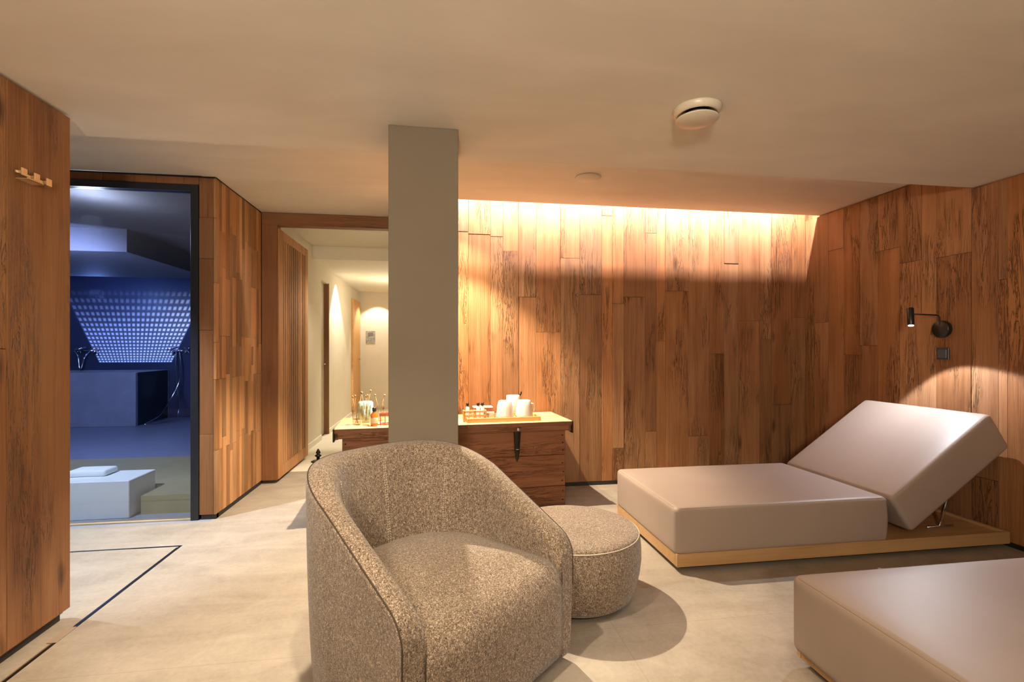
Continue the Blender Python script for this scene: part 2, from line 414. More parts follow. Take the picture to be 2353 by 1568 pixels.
# pillar
bm = BM(); box(bm, -.236, .100, 2.417, 2.757, 0, ZN, .003); struct('pillar', bm, M['pillar'])

# ------------------------------------------------------------------ doorway frame + slatted door
bm = BM()
box(bm, XW, -1.462, YP, YP+.10, .03, 2.385, .002); box(bm, -.42, -.30, YP, YP+.10, .03, 2.385, .002)
o = struct('door_frame', bm, M['oak_frame'])
bm = BM(); box(bm, XW, -.30, YP, YP+.10, 2.385, ZF-.004, .002); lint = obj('lintel', bm, M['oak_frame_x'], o)
sd = thing('slatted_door', 'oak slatted door standing open into the hallway beside the doorway post', 'door', (-1.452, YP+.02, 0))
bm = BM()   # leaf along +Y, slats face +X; local x -.045..0
MS = wood_mat('door stile oak', (.20,.085,.026), (.34,.165,.06), (.46,.25,.10), rustic=.2)
box(bm, -.04, 0, 0, .13, .035, 2.36, .003); obj('stile', bm, MS, sd)
bm = BM(); box(bm, -.04, 0, .92, 1.02, .035, 2.36, .003); obj('stile', bm, MS, sd)
bm = BM(); box(bm, -.038, -.002, .13, .92, .035, .15, .003); obj('rail', bm, M['oak_narrow'], sd)
bm = BM(); box(bm, -.038, -.002, .13, .92, 2.27, 2.36, .003); obj('rail', bm, M['oak_narrow'], sd)
bm = BM(); rnd = random.Random(5); y = .135
while y < .90:
    box(bm, -.034, .004 + rnd.uniform(0, .002), y, y+.036, .15, 2.27, .002, (rnd.random(), rnd.random(), rnd.random(), 1)); y += .0655
obj('slats', bm, M['oak_narrow'], sd)
bm = BM(); box(bm, -.038, -.032, .13, .92, .14, 2.28, tint=(0,.3,.2,1)); obj('backing_panel', bm, M['oak_frame'], sd)
ds = thing('doorstop', 'small black pointed doorstop on the hallway floor by the open slatted door', 'doorstop', (-1.30, 5.62, 0))
bm = BM(); lathe(bm, [(.075,0),(.075,.006),(.06,.012),(.02,.016)]); obj('foot_plate', bm, M['iron'], ds)
bm = BM(); lathe(bm, [(.016,.014),(.018,.05),(.034,.062),(.034,.07),(.014,.082),(.026,.098),(.008,.135),(.002,.142)], seg=20); obj('finial', bm, M['iron'], ds)

# ------------------------------------------------------------------ glass door
gd = bpy.data.objects.new('door_3', None); C.objects.link(gd); gd['kind'] = 'structure'
bm = BM()
box(bm, -1.768, -1.716, YW-.006, YW+.06, 0, 2.432, .002); box(bm, -6.6, -1.768, YW-.006, YW+.06, 2.385, 2.432, .002)
obj('door_frame_metal', bm, M['frame_black'], gd)
bm = BM(); box(bm, -6.6, -1.768, YW+.022, YW+.032, .012, 2.385); obj('pane', bm, M['glass'], gd)
bm = BM(); box(bm, -6.6, -1.768, YW+.005, YW+.05, 0, .012, .002); obj('threshold', bm, plain('oak sill', (.45,.33,.2), .5), gd)

# ------------------------------------------------------------------ floor drain slots
fd = thing('floor_drain', 'dark slot drain in the floor along the left wooden wall, turning before the glass door', 'drain', (-1.6, 3.35, 0))
bm = BM(); box(bm, -.010, .003, -6.4, .0, .0, .0015); obj('slot', bm, M['iron'], fd)
bm = BM(); box(bm, -5.0, .003, .0, .012, .0, .0015); obj('slot', bm, M['iron'], fd)
bm = BM(); box(bm, -5.0, -.01, -.006, .0, .0, .0012); box(bm, -.016, -.010, -6.4, -.02, .0, .0012); obj('steel_edge', bm, M['chrome'], fd)
bm = BM(); box(bm, -.035, .003, -1.02, -.90, .0, .003, .001); obj('lift_plate', bm, plain('stone coloured cover', (.3,.23,.17), .5), fd)

# ------------------------------------------------------------------ loungers
def make_lounger(label):
    t = thing('spa_lounger', label, 'lounger', (1.31, 2.53, 0), 0)
    # local: x 0..2.21 (foot -> head), y 0..0.91
    bm = BM()
    box(bm, .05, 2.15, .06, .85, 0, .032, .002); obj('plinth', bm, M['black'], t)
    bm = BM()
    box(bm, 0, 2.21, 0, .022, .032, .105, .002); box(bm, 0, 2.21, .888, .91, .032, .105, .002)
    box(bm, 0, .022, .022, .888, .032, .105, .002); box(bm, 2.188, 2.21, .022, .888, .032, .105, .002)
    obj('base_frame', bm, M['ash'], t)
    bm = BM(); box(bm, .022, 2.188, .022, .888, .05, .090, .002); obj('base_board', bm, M['ash'], t)
    bm = BM(); softbox(bm, -.008, 1.345, .004, .906, .0925, .36, .028, 12, .006)
    for v in bm.verts:      # the head-end lower edge bulges over the base
        if v.co.x > 1.28: v.co.x += .012 * math.sin(PI*(v.co.z-.09)/.27)
    s = obj('seat_cushion', bm, M['leather'], t)
    def seam(x0, x1, y0, y1, z, mt=None):
        b2 = BM(); r_ = .028; pts = []
        for cx_, cy_, a0 in ((x1-r_, y1-r_, 0), (x0+r_, y1-r_, 90), (x0+r_, y0+r_, 180), (x1-r_, y0+r_, 270)):
            for k in range(5):
                a = R(a0 + k*22.5); p = Vector((cx_ + r_*math.cos(a), cy_ + r_*math.sin(a), z)); pts.append(mt @ p if mt else p)
        tube(b2, pts, .0022, 6, True); return b2
    obj('seam', seam(-.008+.010, 1.345-.010, .004+.010, .906-.010, .3535), M['seam'], s)
    # backrest about hinge (1.352, .36)
    mt = Matrix.Translation((1.362, 0, .352)) @ Matrix.Rotation(R(-34.7), 4, 'Y')
    bm = BM(); softbox(bm, 0, .865, .004, .906, -.262, 0, .026, 12, .006, mt)
    bk = obj('backrest_cushion', bm, M['leather'], t)
    obj('seam', seam(.010, .855, .014, .896, -.0065, mt), M['seam'], bk)
    for y in (.17, .74):
        bm = BM(); a = mt @ Vector((.62, y, -.258)); tube(bm, [a, (a.x-.12, y, .092)], .011, 8)
        tube(bm, [(a.x-.22, y, .096), (a.x-.02, y, .096)], .008, 8)
        obj('prop_strut', bm, M['chrome'], t)
    bm = BM()
    for p in ((.5, .36), ):
        pass
    box(bm, 1.375, 1.395, .08, .83, .09, .125, .002); obj('hinge_rail', bm, M['iron'], t)
    return t
l1 = make_lounger('greige padded lounger with raised backrest on a pale wood base, below the reading lamp')
l2 = dup(l1, (1.385, .83, 0), 0, 'greige padded lounger in the bottom right foreground, cut off by the picture edge')
for c_ in l2.children:
    if c_.name.startswith(('base_', 'plinth')): c_.location.x = .022; c_.location.z = -.012 if c_.name.startswith('base_board') else 0
    if c_.name.startswith('seat_cushion'): c_.scale.z = 1.10; c_.location.z = -.036
for o_ in (l1, l2): o_['group'] = 'spa loungers along the right wall'

# ------------------------------------------------------------------ ottoman
ot = thing('ottoman', 'round heather brown wool ottoman between the armchair and the lounger', 'ottoman', (.680, 2.425, 0))
bm = BM()
prof = [(.02,.022),(.27,.022),(.295,.026),(.310,.040),(.322,.08),(.338,.15),(.345,.21),(.344,.27),(.338,.315),(.330,.332),(.318,.341),(.29,.345),(.2,.348),(.1,.350),(.01,.351)]
lathe(bm, prof, seg=72); obj('upholstery', bm, M['fabric'], ot, True)
bm = BM(); tube(bm, [(.334*math.cos(2*PI*i/90), .334*math.sin(2*PI*i/90), .327) for i in range(90)], .0028, 6, True); obj('piping', bm, M['stitch'], ot, True)
bm = BM(); lathe(bm, [(.25,0),(.262,.003),(.262,.022),(.25,.023)], seg=48); obj('plinth', bm, M['lamp_black'], ot)

# ------------------------------------------------------------------ armchair
AW, AD = .425, .41
ac = thing('armchair', 'rounded barrel armchair in heather brown wool beside the pillar', 'armchair', (-.045, 1.955, 0), R(40.5))
def sgnpow(v, p): return math.copysign(abs(v)**p, v)
def plan(u, aw=AW, ad=AD, yf=-.41):
    """u 0..1 around the U: right front -> back -> left front; returns point, outward normal"""
    straight = .36; Ls = straight; tot = 2*Ls + 1.25
    s = u * tot
    def P(s):
        if s < Ls: return Vector((aw, yf + (0 - yf) * s / Ls, 0))
        if s > tot - Ls: return Vector((-aw, yf + (0 - yf) * (tot - s) / Ls, 0))
        a = (s - Ls) / (tot - 2*Ls) * PI
        return Vector((aw * sgnpow(math.cos(a), .80), ad * sgnpow(math.sin(a), .88), 0))
    p = P(s); e = 1e-3
    d = P(min(tot, s+e)) - P(max(0, s-e)); d.normalize()
    return p, Vector((d.y, -d.x, 0))
def H(y):
    if y > .02: 
        k = min(1, (y - .02) / .38); return .715 + .095 * math.sin(k * PI / 2)
    return .715 + (y - .02) * .55
NS = 120
def shell_ring(u, drop=0., push=0.):
    p, n = plan(u)
    back = max(0., min(1., (p.y + .05) / .35)); back = back*back*(3-2*back)
    top = H(p.y) - drop; th = .088 + .030 * back; lean = .055 * back
    zb = .03
    o = p + Vector((0, push, 0))
    def pt(off, z): q = o - n * off; return Vector((q.x, q.y, z))
    hb = top - zb
    def outer(z): return .022 * (1 - (z - zb) / .75) ** 2
    L_ = [pt(outer(zb) + .02, zb), pt(outer(zb), zb + .02)]
    for k in range(1, 6):
        z = zb + .02 + (hb - .045) * k / 5; L_.append(pt(outer(z) , z))
    L_ += [pt(.001, top - .013), pt(.006, top - .004), pt(.014, top - .0005)]
    L_ += [pt(th * .5, top + .006), pt(th - .028, top + .001), pt(th - .012, top - .007), pt(th - .002, top - .022), pt(th + .004, top - .045)]
    for k in range(1, 6):
        z = top - .045 - (top - .045 - .30) * k / 5; f = k / 5
        L_.append(pt(th + .004 + lean * f ** .8, z))
    L_.append(pt(th + lean + .004, .10)); L_.append(pt(th + lean - .01, zb))
    return L_
bm = BM(); rings = []
us = []
for k in range(6):                      # rounded front corner of the right arm
    a = (k) / 6 * PI / 2; rr = .055
    us.append((0.0, rr * (1 - math.sin(a)), None, rr*(1-math.cos(a))))
rings = []
RR = .06; tot = 2*.36 + 1.25
def front_rings(side):
    out = []
    for k in range(7):
        a = k / 7 * PI / 2
        # position back from the front edge
        back_ = RR * (1 - math.cos(PI/2 - a)) if False else RR * (1 - math.sin(a))
        back_ = RR * (1 - math.sin(PI/2*(1 - k/7)))
        drop = RR * (1 - math.cos(PI/2*(1 - k/7)))
        du = back_ / .41 * .36 / tot
        u = du if side > 0 else 1 - du
        out.append(shell_ring(u, drop))
    return out
fr = front_rings(1); fl_ = front_rings(-1)
u0 = RR / .41 * .36 / tot
rings = fr + [shell_ring(u0 + (1 - 2*u0) * i / NS) for i in range(NS + 1)] + list(reversed(fl_))
quadloop(bm, rings, True, True, True)
shell = obj('backrest_and_arms', bm, M['fabric'], ac)
# piping along the outer top edge and down the arm fronts
def edge_pts(idx): return [r[idx] for r in rings]
pp = edge_pts(8)
p0 = [Vector((r.x, r.y, z)) for r, z in [(rings[0][8], rings[0][8].z - .03*k) for k in range(4, 0, -1)]]
p1 = [Vector((rings[-1][8].x, rings[-1][8].y, rings[-1][8].z - .03*k)) for k in range(1, 5)]
bm = BM(); tube(bm, p0 + pp + p1, .0026, 6); obj('piping', bm, M['piping'], shell, True)
for uc in (.5 , .30, .70):
    bm = BM(); rg = shell_ring(uc); pts = rg[14:20]
    path = []
    for a, b in zip(pts[:-1], pts[1:]):
        for k in range(9): path.append(a.lerp(b, k/9))
    p_, n_ = plan(uc); tdir = Vector((-n_.y, n_.x, 0))
    for i in range(0, len(path)-1):
        for sgn in (-1, 1):
            c_ = path[i] - n_*.0015 + tdir * .0045 * sgn; c2 = path[i].lerp(path[i+1], .55) - n_*.0015 + tdir * .0045 * sgn
            tube(bm, [c_, c2], .0016, 5)
    obj('stitching', bm, M['stitch'], shell)
# seat
def seat_outline(inset, front, zlift=0):
    pts = []
    for i in range(61):
        p, n = plan(.06 + .88 * i / 60, AW - .09 - inset * .15, AD - .115 - inset * .3, -.39)
        pts.append(Vector((p.x, p.y, 0)))
    # front edge from left to right, slightly bowed
    pts = [p for p in pts if p.y > -.36]
    x = AW - .087 - inset * .15
    for k in range(17):
        f = k / 16; xx = -x + 2*x*f
        pts.append(Vector((xx, front - .010 * (1 - (2*f-1)**2), 0)))
    return pts
bm = BM(); rings2 = []
def ring_at(inset, front, z, crown=0):
    out = []
    for p in seat_outline(inset, front):
        out.append(Vector((p.x, p.y, z)))
    return out
prof = [(0, -.405, .035), (0, -.416, .05), (0, -.420, .12), (0, -.421, .24), (0, -.419, .30)]
for k in range(1, 8):
    a = k / 7 * PI / 2; prof.append((.02*k/7, -.419 + .085 * (1 - math.cos(a)), .30 + .105 * math.sin(a)))
for i_, f_, z_ in prof: rings2.append(ring_at(i_, f_, z_))
cx_ = Vector((0, -.02, .455)); last = rings2[-1]
for k in range(1, 9):
    f = k / 9
    rings2.append([Vector((p.x*(1-f) + cx_.x*f, p.y*(1-f) + cx_.y*f, p.z + (cx_.z - p.z) * (1 - (1-f)**2))) for p in last])
quadloop(bm, rings2, True, True, True)
obj('seat_cushion', bm, M['fabric'], ac, True)
for sx in (-1, 1):
    bm = BM(); tube(bm, [(sx*(AW-.086), -.414, z) for z in (.05, .15, .25, .33, .37)], .0026, 6)
    obj('seam', bm, M['piping'], ac)
bm = BM(); lathe(bm, [(.29,0),(.30,.004),(.30,.022),(.285,.034)], seg=48); obj('swivel_base', bm, M['lamp_black'], ac)

# ------------------------------------------------------------------ chest
ZC = .68
ch = thing('wooden_chest', 'old dark pine chest with iron hasps standing behind the pillar', 'chest', (.16, 3.64, 0), R(4.2))
# local: front edge of lid y=0 (+ towards wall), x -.885..+.885
bm = BM()
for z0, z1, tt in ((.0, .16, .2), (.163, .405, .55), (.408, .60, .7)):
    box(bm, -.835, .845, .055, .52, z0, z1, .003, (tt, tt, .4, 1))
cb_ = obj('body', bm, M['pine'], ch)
rnd = random.Random(3)
for z in (.05, .12, .20, .27, .34, .44, .50, .56):
    for x in (-.815, .825):
        bm = BM(); lathe(bm, [(.006,0),(.006,.002),(.003,.003)], x + rnd.uniform(-.006,.006), .0555, z, 10, Matrix.Rotation(R(90), 3, 'X'))
        obj('nail', bm, M['iron'], ch)
bm = BM()
box(bm, -.885, .06, 0, .29, .645, ZC, .004); box(bm, .062, .885, 0, .29, .645, ZC, .004)
box(bm, -.885, .30, .292, .56, .645, ZC, .004); box(bm, .302, .885, .292, .56, .645, ZC, .004)
bm.normal_update()
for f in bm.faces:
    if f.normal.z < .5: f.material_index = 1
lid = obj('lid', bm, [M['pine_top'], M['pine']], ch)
bm = BM(); box(bm, -.88, .88, .006, .030, .608, .648, .003); box(bm, -.86, .87, .045, .055, .598, .612, .001, (0,.2,.2,1)); box(bm, .856, .88, .006, .54, .60, .648, .003); box(bm, -.88, -.856, .006, .54, .60, .648, .003)
obj('lid_moulding', bm, M['pine'], ch)
for sx in (-1, 1):
    bm = BM(); box(bm, sx*.887-.006, sx*.887+.006, -.004, .06, .585, .678, .003); obj('corner_iron', bm, M['iron'], ch)
for x in (.45, -.33):
    bm = BM()
    pr = [(.026,.640),(.028,.60),(.022,.52),(.018,.45),(.012,.40),(.004,.375)]
    r0 = []
    for w, z in pr: r0.append([Vector((x-w, .020 if z > .6 else .048, z)), Vector((x+w, .020 if z > .6 else .048, z)), Vector((x+w, .0035 if z > .6 else .038, z)), Vector((x-w, .0035 if z > .6 else .038, z))])
    quadloop(bm, r0, True, True, True); 
    h_ = obj('hasp', bm, M['iron'], ch)
    bm = BM(); tube(bm, [(x + .012*math.cos(a), .034 - .012*math.sin(a), .47) for a in [PI*k/8 for k in range(9)]], .0035, 6); obj('staple', bm, M['chrome'], h_)
    bm = BM(); lathe(bm, [(.012,0),(.012,.006),(.004,.009)], x, .004, .628, 12, Matrix.Rotation(R(90), 3, 'X'))
    obj('rivet', bm, M['chrome'], h_)
chm = Matrix.Translation((.16, 3.64, 0)) @ Matrix.Rotation(R(4.2), 4, 'Z')
def onchest(x, y, z=ZC):    # local chest position to world
    return tuple(chm @ Vector((x, y, z)))
rc = R(4.2)

# things on the chest, right half
tr = thing('serving_tray', 'shallow honey coloured wooden tray on the chest, holding the mugs and rack', 'tray', onchest(.355, .19), rc)
bm = BM(); box(bm, -.275, .275, -.125, .125, 0, .008, .001); obj('tray_base', bm, M['tray'], tr)
bm = BM()
box(bm, -.29, .29, -.137, -.125, 0, .034, .002); box(bm, -.29, .29, .125, .137, 0, .034, .002)
box(bm, -.29, -.277, -.125, .125, 0, .034, .002); box(bm, .277, .29, -.125, .125, 0, .034, .002); obj('tray_rim', bm, M['tray'], tr)
def mug_mesh():
    bm = BM(); lathe(bm, [(.001,.006),(.064,.006),(.066,.0),(.071,.0),(.069,.03),(.062,.09),(.054,.137),(.048,.146),(.01,.149)], seg=40); return bm
def add_mug(x, y, z, label, cx_ang):
    t = thing('mug', label, 'mug', onchest(x, y, z), cx_ang, 'white mugs upside down on the tray')
    obj('cup_body', mug_mesh(), M['white'], t, True)
    bm = BM(); tube(bm, [(.062, 0, .115), (.085, 0, .112), (.098, 0, .085), (.092, 0, .05), (.068, 0, .034)], .006, 8); obj('handle', bm, M['white'], t, True)
    return t
add_mug(.378, .155, ZC+.008, 'white ceramic mug turned upside down on the tray, left one of the front pair', R(120))
add_mug(.535, .160, ZC+.008, 'white ceramic mug turned upside down on the tray, right one of the front pair', R(20))
bm = BM(); lathe(bm, [(.001,0),(.05,0),(.056,.02),(.058,.165),(.054,.17),(.048,.165),(.046,.02),(.001,.012)], seg=32)
jg = obj('pitcher_body', bm, M['white'], None, True); jg.name = 'jug'; jg.location = onchest(.50, .40); jg.rotation_euler = (0,0,rc)
tag(jg, 'tall white jug standing behind the two upturned mugs', 'jug')
bm = BM(); tube(bm, [(.057,0,.16),(.07,0,.185),(.072,0,.20)], .006, 8); obj('lid_knob', bm, M['iron'], jg)
# rack with three little bottles
rk = thing('bottle_rack', 'small honey coloured wooden rack at the left end of the tray', 'rack', onchest(.135, .15, ZC+.008), rc)
bm = BM()
for z in (.03, .062):
    box(bm, -.085, .085, -.032, -.026, z, z+.014, .001); box(bm, -.085, .085, .026, .032, z, z+.014, .001)
obj('rail', bm, M['tray'], rk)
for x in (-.085, .0, .085):
    bm = BM(); box(bm, x-.005, x+.005, -.032, .032, 0, .078, .001); obj('divider', bm, M['tray'], rk)
for i, (x, w_) in enumerate(((-.055, 'left'), (.028, 'middle'), (.062, 'right'))):
    b_ = thing('bottle', 'small white bottle with a dark cap in the wooden rack, %s of three' % w_, 'bottle', onchest(.135 + x, .15, ZC+.012), rc, 'bottles in the wooden rack')
    bm = BM(); lathe(bm, [(.001,0),(.0145,0),(.015,.01),(.015,.095),(.008,.105),(.008,.11)], seg=18); obj('body', bm, M['white'], b_, True)
    bm = BM(); lathe(bm, [(.010,.108),(.0115,.112),(.0115,.128),(.008,.131)], seg=16); obj('cap', bm, M['lamp_black'], b_, True)
bm = BM(); box(bm, -.075, .075, -.04, .04, 0, .028, .003); bx = obj('box', bm, M['red'], None)
bm = BM(); box(bm, -.078, .078, -.043, .043, .028, .040, .003); 
bx.name = 'tea_box'; bx.location = onchest(.215, .255, ZC+.062); bx.rotation_euler = (0,0,rc); tag(bx, 'brown tea box with a white lid between rack and mugs', 'box')
obj('lid', bm, M['white'], bx)
bm = BM(); lathe(bm, [(.001,.0),(.03,.0),(.038,.05),(.036,.052),(.028,.006),(.001,.006)], seg=24); 
gl = obj('glass_bowl', bm, M['tumbler'], None, True); gl.location = onchest(.262, .12, ZC+.008); tag(gl, 'low clear glass bowl on the tray between the rack and the mugs', 'bowl')
bm = BM(); box(bm, -.088, .088, -.05, .05, 0, .06, .003); st = obj('biscuit_tin', bm, M['white'], None); st.location = onchest(.215, .255, ZC+.008-.008+.0); st.location.z = ZC+.0085; st.rotation_euler = (0,0,rc); st.scale = (1,1,.88)
tag(st, 'low white tin under the brown tea box on the tray', 'tin')
# left half: glasses with stirring sticks, amber bottle, etc.
def tumbler(x, y, r, h, label, sticks, seed):
    t = thing('tumbler', label, 'glass', onchest(x, y), rc, 'glasses with stirring sticks')
    bm = BM(); lathe(bm, [(.001,0),(r*.85,0),(r,h),(r-.002,h),(r*.85-.002,.008),(.001,.008)], seg=28); obj('glass', bm, M['tumbler'], t, True)
    rnd = random.Random(seed)
    for k in range(sticks):
        a = 2*PI*k/sticks + rnd.random()*.5; hh = .19 + rnd.random()*.05
        p = (r*1.05*math.cos(a), r*.7*math.sin(a), hh)
        s_ = thing('stirring_stick', 'ball-ended wooden stirring stick standing in a glass on the chest', 'stick', onchest(x, y, ZC+.004), rc, 'stirring sticks in the glasses')
        bm = BM(); tube(bm, [(-p[0]*.25, -p[1]*.25, .008), p], .0022, 6); obj('rod', bm, M['stick'], s_)
        bm = BM(); bmesh.ops.create_icosphere(bm, subdivisions=2, radius=.0085, matrix=Matrix.Translation(p)); obj('ball', bm, M['stick'], s_, True)
tumbler(-.745, .17, .035, .135, 'clear tumbler with two stirring sticks at the left end of the chest', 3, 1)
tumbler(-.685, .27, .035, .13, 'clear tumbler with stirring sticks behind the left tumbler', 4, 2)
tumbler(-.675, .12, .032, .11, 'short clear tumbler in front of the other glasses', 0, 3)
tumbler(-.585, .33, .034, .13, 'clear tumbler with a pale stick close to the pillar', 2, 4)
bt = thing('amber_bottle', 'small amber bottle with black cap in front of the red holder on the chest', 'bottle', onchest(-.615, .075), rc)
bm = BM(); lathe(bm, [(.001,0),(.024,0),(.026,.01),(.026,.085),(.012,.10),(.011,.11)], seg=24); obj('body', bm, M['amber'], bt, True)
bm = BM(); lathe(bm, [(.0265,.022),(.0268,.024),(.0268,.060),(.0265,.062)], seg=24); obj('paper_label', bm, plain('cream label', (.75,.6,.42), .6), bt, True)
bm = BM(); lathe(bm, [(.013,.108),(.014,.112),(.014,.132),(.01,.135)], seg=20); obj('cap', bm, M['lamp_black'], bt, True)
bm = BM(); box(bm, -.05, .05, -.03, .03, 0, .012, .002); box(bm, -.05, .05, -.03, -.026, .065, .09, .001); box(bm, -.05, .05, .026, .03, .065, .09, .001)
for x in (-.048, -.015, .018, .046): box(bm, x-.003, x+.003, -.03, .03, .01, .09, .001)
rh = obj('wooden_holder', bm, M['red'], None); rh.location = onchest(-.525, .13); rh.rotation_euler = (0,0,rc); tag(rh, 'reddish brown open wooden holder on the chest next to the pillar', 'holder')
bm = BM(); lathe(bm, [(.001,0),(.055,0),(.058,.01),(.058,.13),(.05,.142),(.01,.146)], seg=32); tj = obj('canister', bm, M['teal'], None, True); tj.location = onchest(-.70, .45); tag(tj, 'pale teal canister at the back of the chest behind the glasses', 'canister')

# ------------------------------------------------------------------ coat hooks on the left wall
hk = thing('coat_rack', 'small brass wall rack with square pegs high on the left wooden wall', 'rack', (XL, 2.245, 1.965))
bm = BM(); box(bm, .0, .006, .0, .15, -.005, .005, .001); obj('rail', bm, M['brass'], hk)
for i in range(3):
    y = .010 + .064 * i
    bm = BM(); box(bm, .0, .026, y-.003, y+.003, -.006, .006, .001); box(bm, .024, .029, y-.014, y+.014, -.015, .015, .001); pg = obj('peg', bm, M['brass'], hk)
bm = BM(); box(bm, .0, .045, .002, .085, -.030, -.026, .001); box(bm, .041, .045, .002, .085, -.030, -.022, .001); obj('shelf', bm, M['brass'], hk)

# ------------------------------------------------------------------ reading lamp and switch on the right wall
X0 = XR - .003
rl = thing('reading_lamp', 'black swing-arm reading lamp on the right wooden wall above the lounger', 'wall lamp', (X0, 2.955, 1.383))
RY = Matrix.Rotation(R(-90), 3, 'Y')
bm = BM(); lathe(bm, [(.001,0),(.058,0),(.060,.004),(.060,.032),(.056,.036),(.001,.036)], 0, 0, 0, 48, RY); obj('wall_plate', bm, M['lamp_black'], rl)
bm = BM(); tube(bm, [(-.034,.0,.03),(-.034,.0,.062),(-.037,.0,.082),(-.046,.0,.094),(-.060,.0,.099),(-.255,.0,.104)], .0055, 10); obj('arm', bm, M['lamp_black'], rl)
hd = Vector((-.272, .0, .083)); ax_ = Vector((-.028, -.030, -.13)).normalized()
q = ax_.to_track_quat('Z', 'Y').to_matrix()
bm = BM(); lathe(bm, [(.001,-.062),(.0185,-.066),(.020,-.062),(.020,.060),(.0185,.062),(.014,.062),(.014,.056),(.001,.056)], hd.x, hd.y, hd.z, 28, q); lh = obj('lamp_head', bm, M['lamp_black'], rl)
bm = BM(); lathe(bm, [(.001,.058),(.0165,.058),(.0165,.0635),(.001,.066)], hd.x, hd.y, hd.z, 24, q); obj('lens', bm, M['lens'], lh)
sw = thing('light_switch', 'square black light switch just below the reading lamp', 'switch', (X0, 2.957, 1.21))
bm = BM(); box(bm, -.010, 0, -.042, .042, -.042, .042, .002); obj('frame', bm, plain('anthracite plastic', (.035,.04,.05), .35), sw)
bm = BM(); box(bm, -.015, -.010, -.030, .030, -.030, .030, .002); obj('rocker', bm, plain('slate plastic', (.06,.07,.09), .35), sw)

# ------------------------------------------------------------------ ceiling valve + flush disc
vv = thing('air_valve', 'round white air valve with a dark ring gap on the ceiling', 'vent', (1.157, 2.05, ZN))
bm = BM(); lathe(bm, [(.03,0),(.104,0),(.106,-.006),(.098,-.022),(.090,-.032),(.084,-.030),(.06,-.012),(.03,-.010)], seg=56); obj('collar', bm, M['valve'], vv, True)
bm = BM(); lathe(bm, [(.001,-.012),(.05,-.012),(.06,-.030),(.05,-.034),(.001,-.034)], seg=40); obj('core', bm, M['black'], vv)
bm = BM(); lathe(bm, [(.001,-.036),(.060,-.040),(.0915,-.046),(.094,-.049),(.090,-.053),(.04,-.060),(.001,-.062)], seg=56); obj('disc', bm, M['valve'], vv, True)
bm = BM(); lathe(bm, [(.001,.0),(.092,.0),(.095,-.004),(.090,-.010),(.001,-.012)], 0,0,0,48); sd_ = obj('smoke_detector', bm, M['ceiling'], None); sd_.location = (1.085, 3.44, ZF)
tag(sd_, 'flat plaster coloured disc on the higher rear ceiling', 'ceiling disc')

# ------------------------------------------------------------------ picture in hallway
pc = thing('wall_picture', 'small grey picture on the end wall of the hallway', 'picture', (-1.345, 10.2, 1.47))
bm = BM(); box(bm, -.09, .09, -.012, 0, -.125, .125, .001); obj('panel', bm, M['mirrorglass'], pc)
bm = BM(); box(bm, -.05, .05, -.015, -.012, .02, .09); obj('print', bm, plain('darker print', (.16,.16,.15), .5), pc)

# ------------------------------------------------------------------ wet room
tb = thing('soaking_tub', 'square grey stone soaking tub behind the glass door, right side coloured dark for its shade', 'tub', (-4.77, 8.6, 0))
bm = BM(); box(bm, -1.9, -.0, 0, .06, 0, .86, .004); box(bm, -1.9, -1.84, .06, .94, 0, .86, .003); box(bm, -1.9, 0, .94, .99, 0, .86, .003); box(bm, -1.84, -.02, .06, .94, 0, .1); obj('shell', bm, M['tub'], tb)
bm = BM(); box(bm, -.06, .0005, .061, .939, 0, .858, .002); obj('shaded_side', bm, M['tub_shade'], tb)
bm = BM(); box(bm, -1.84, -.061, .061, .939, .7, .83); obj('water', bm, M['water'], tb)
def shower(name, x, label, loop):
    t = thing(name, label, 'shower', (x, 9.6, 0))
    zt = 1.20
    bm = BM(); tube(bm, [(-.10, -.05, zt), (.10, -.05, zt)], .016, 10); tube(bm, [(-.10, -.05, zt),(-.10, 0, zt)], .02, 10); tube(bm, [(.10, -.05, zt),(.10, 0, zt)], .02, 10); obj('mixer', bm, M['chrome'], t)
    for s in (-1, 1):
        bm = BM()
        for d in ((.04, .05), (-.04, .05), (.04, -.05), (-.04, -.05)):
            tube(bm, [(s*.13, -.06, zt+.01), (s*.13 + d[0], -.08, zt+.01 + d[1])], .008, 8)
        obj('handle', bm, M['chrome'], t)
    bm = BM(); tube(bm, [(-.02,-.07,zt+.06),(-.12,-.10,zt+.03),(-.17,-.12,zt+.02)], [.012,.014,.022], 10); obj('hand_shower', bm, M['chrome'], t)
    bm = BM()
    if loop: P_ = [(-.05,-.06,zt),(-.04,-.1,zt-.2),(.02,-.2,zt-.55),(.10,-.3,zt-.85),(.17,-.45,.13),(.15,-.6,.03),(.0,-.8,.012),(-.12,-.9,.012),(-.15,-.8,.015),(-.10,-.5,.10),(-.03,-.3,.35),(.06,-.2,.65),(.04,-.1,.95),(.0,-.06,zt)]
    else: P_ = [(-.17,-.12,zt),(-.10,-.14,zt-.10),(-.07,-.15,zt-.29),(-.04,-.15,zt-.30),(.0,-.14,zt-.12),(.03,-.06,zt-.01)]
    # smooth
    S = []
    V_ = [Vector(p) for p in P_]; V_ = [V_[0]] + V_ + [V_[-1]]
    for i in range(1, len(V_)-2):
        for k in range(8):
            u = k/8; a, b, c, d = V_[i-1:i+3]
            S.append(.5*((2*b) + (c-a)*u + (2*a-5*b+4*c-d)*u*u + (3*b-a-3*c+d)*u**3))
    tube(bm, S + [V_[-1]], .010, 8); obj('hose', bm, M['chrome'], t)
shower('shower_fitting', -6.05, 'chrome shower mixer above the left end of the tub behind the glass', False)
shower('shower_fitting', -4.58, 'chrome shower mixer with a long looping hose beside the tub', True)
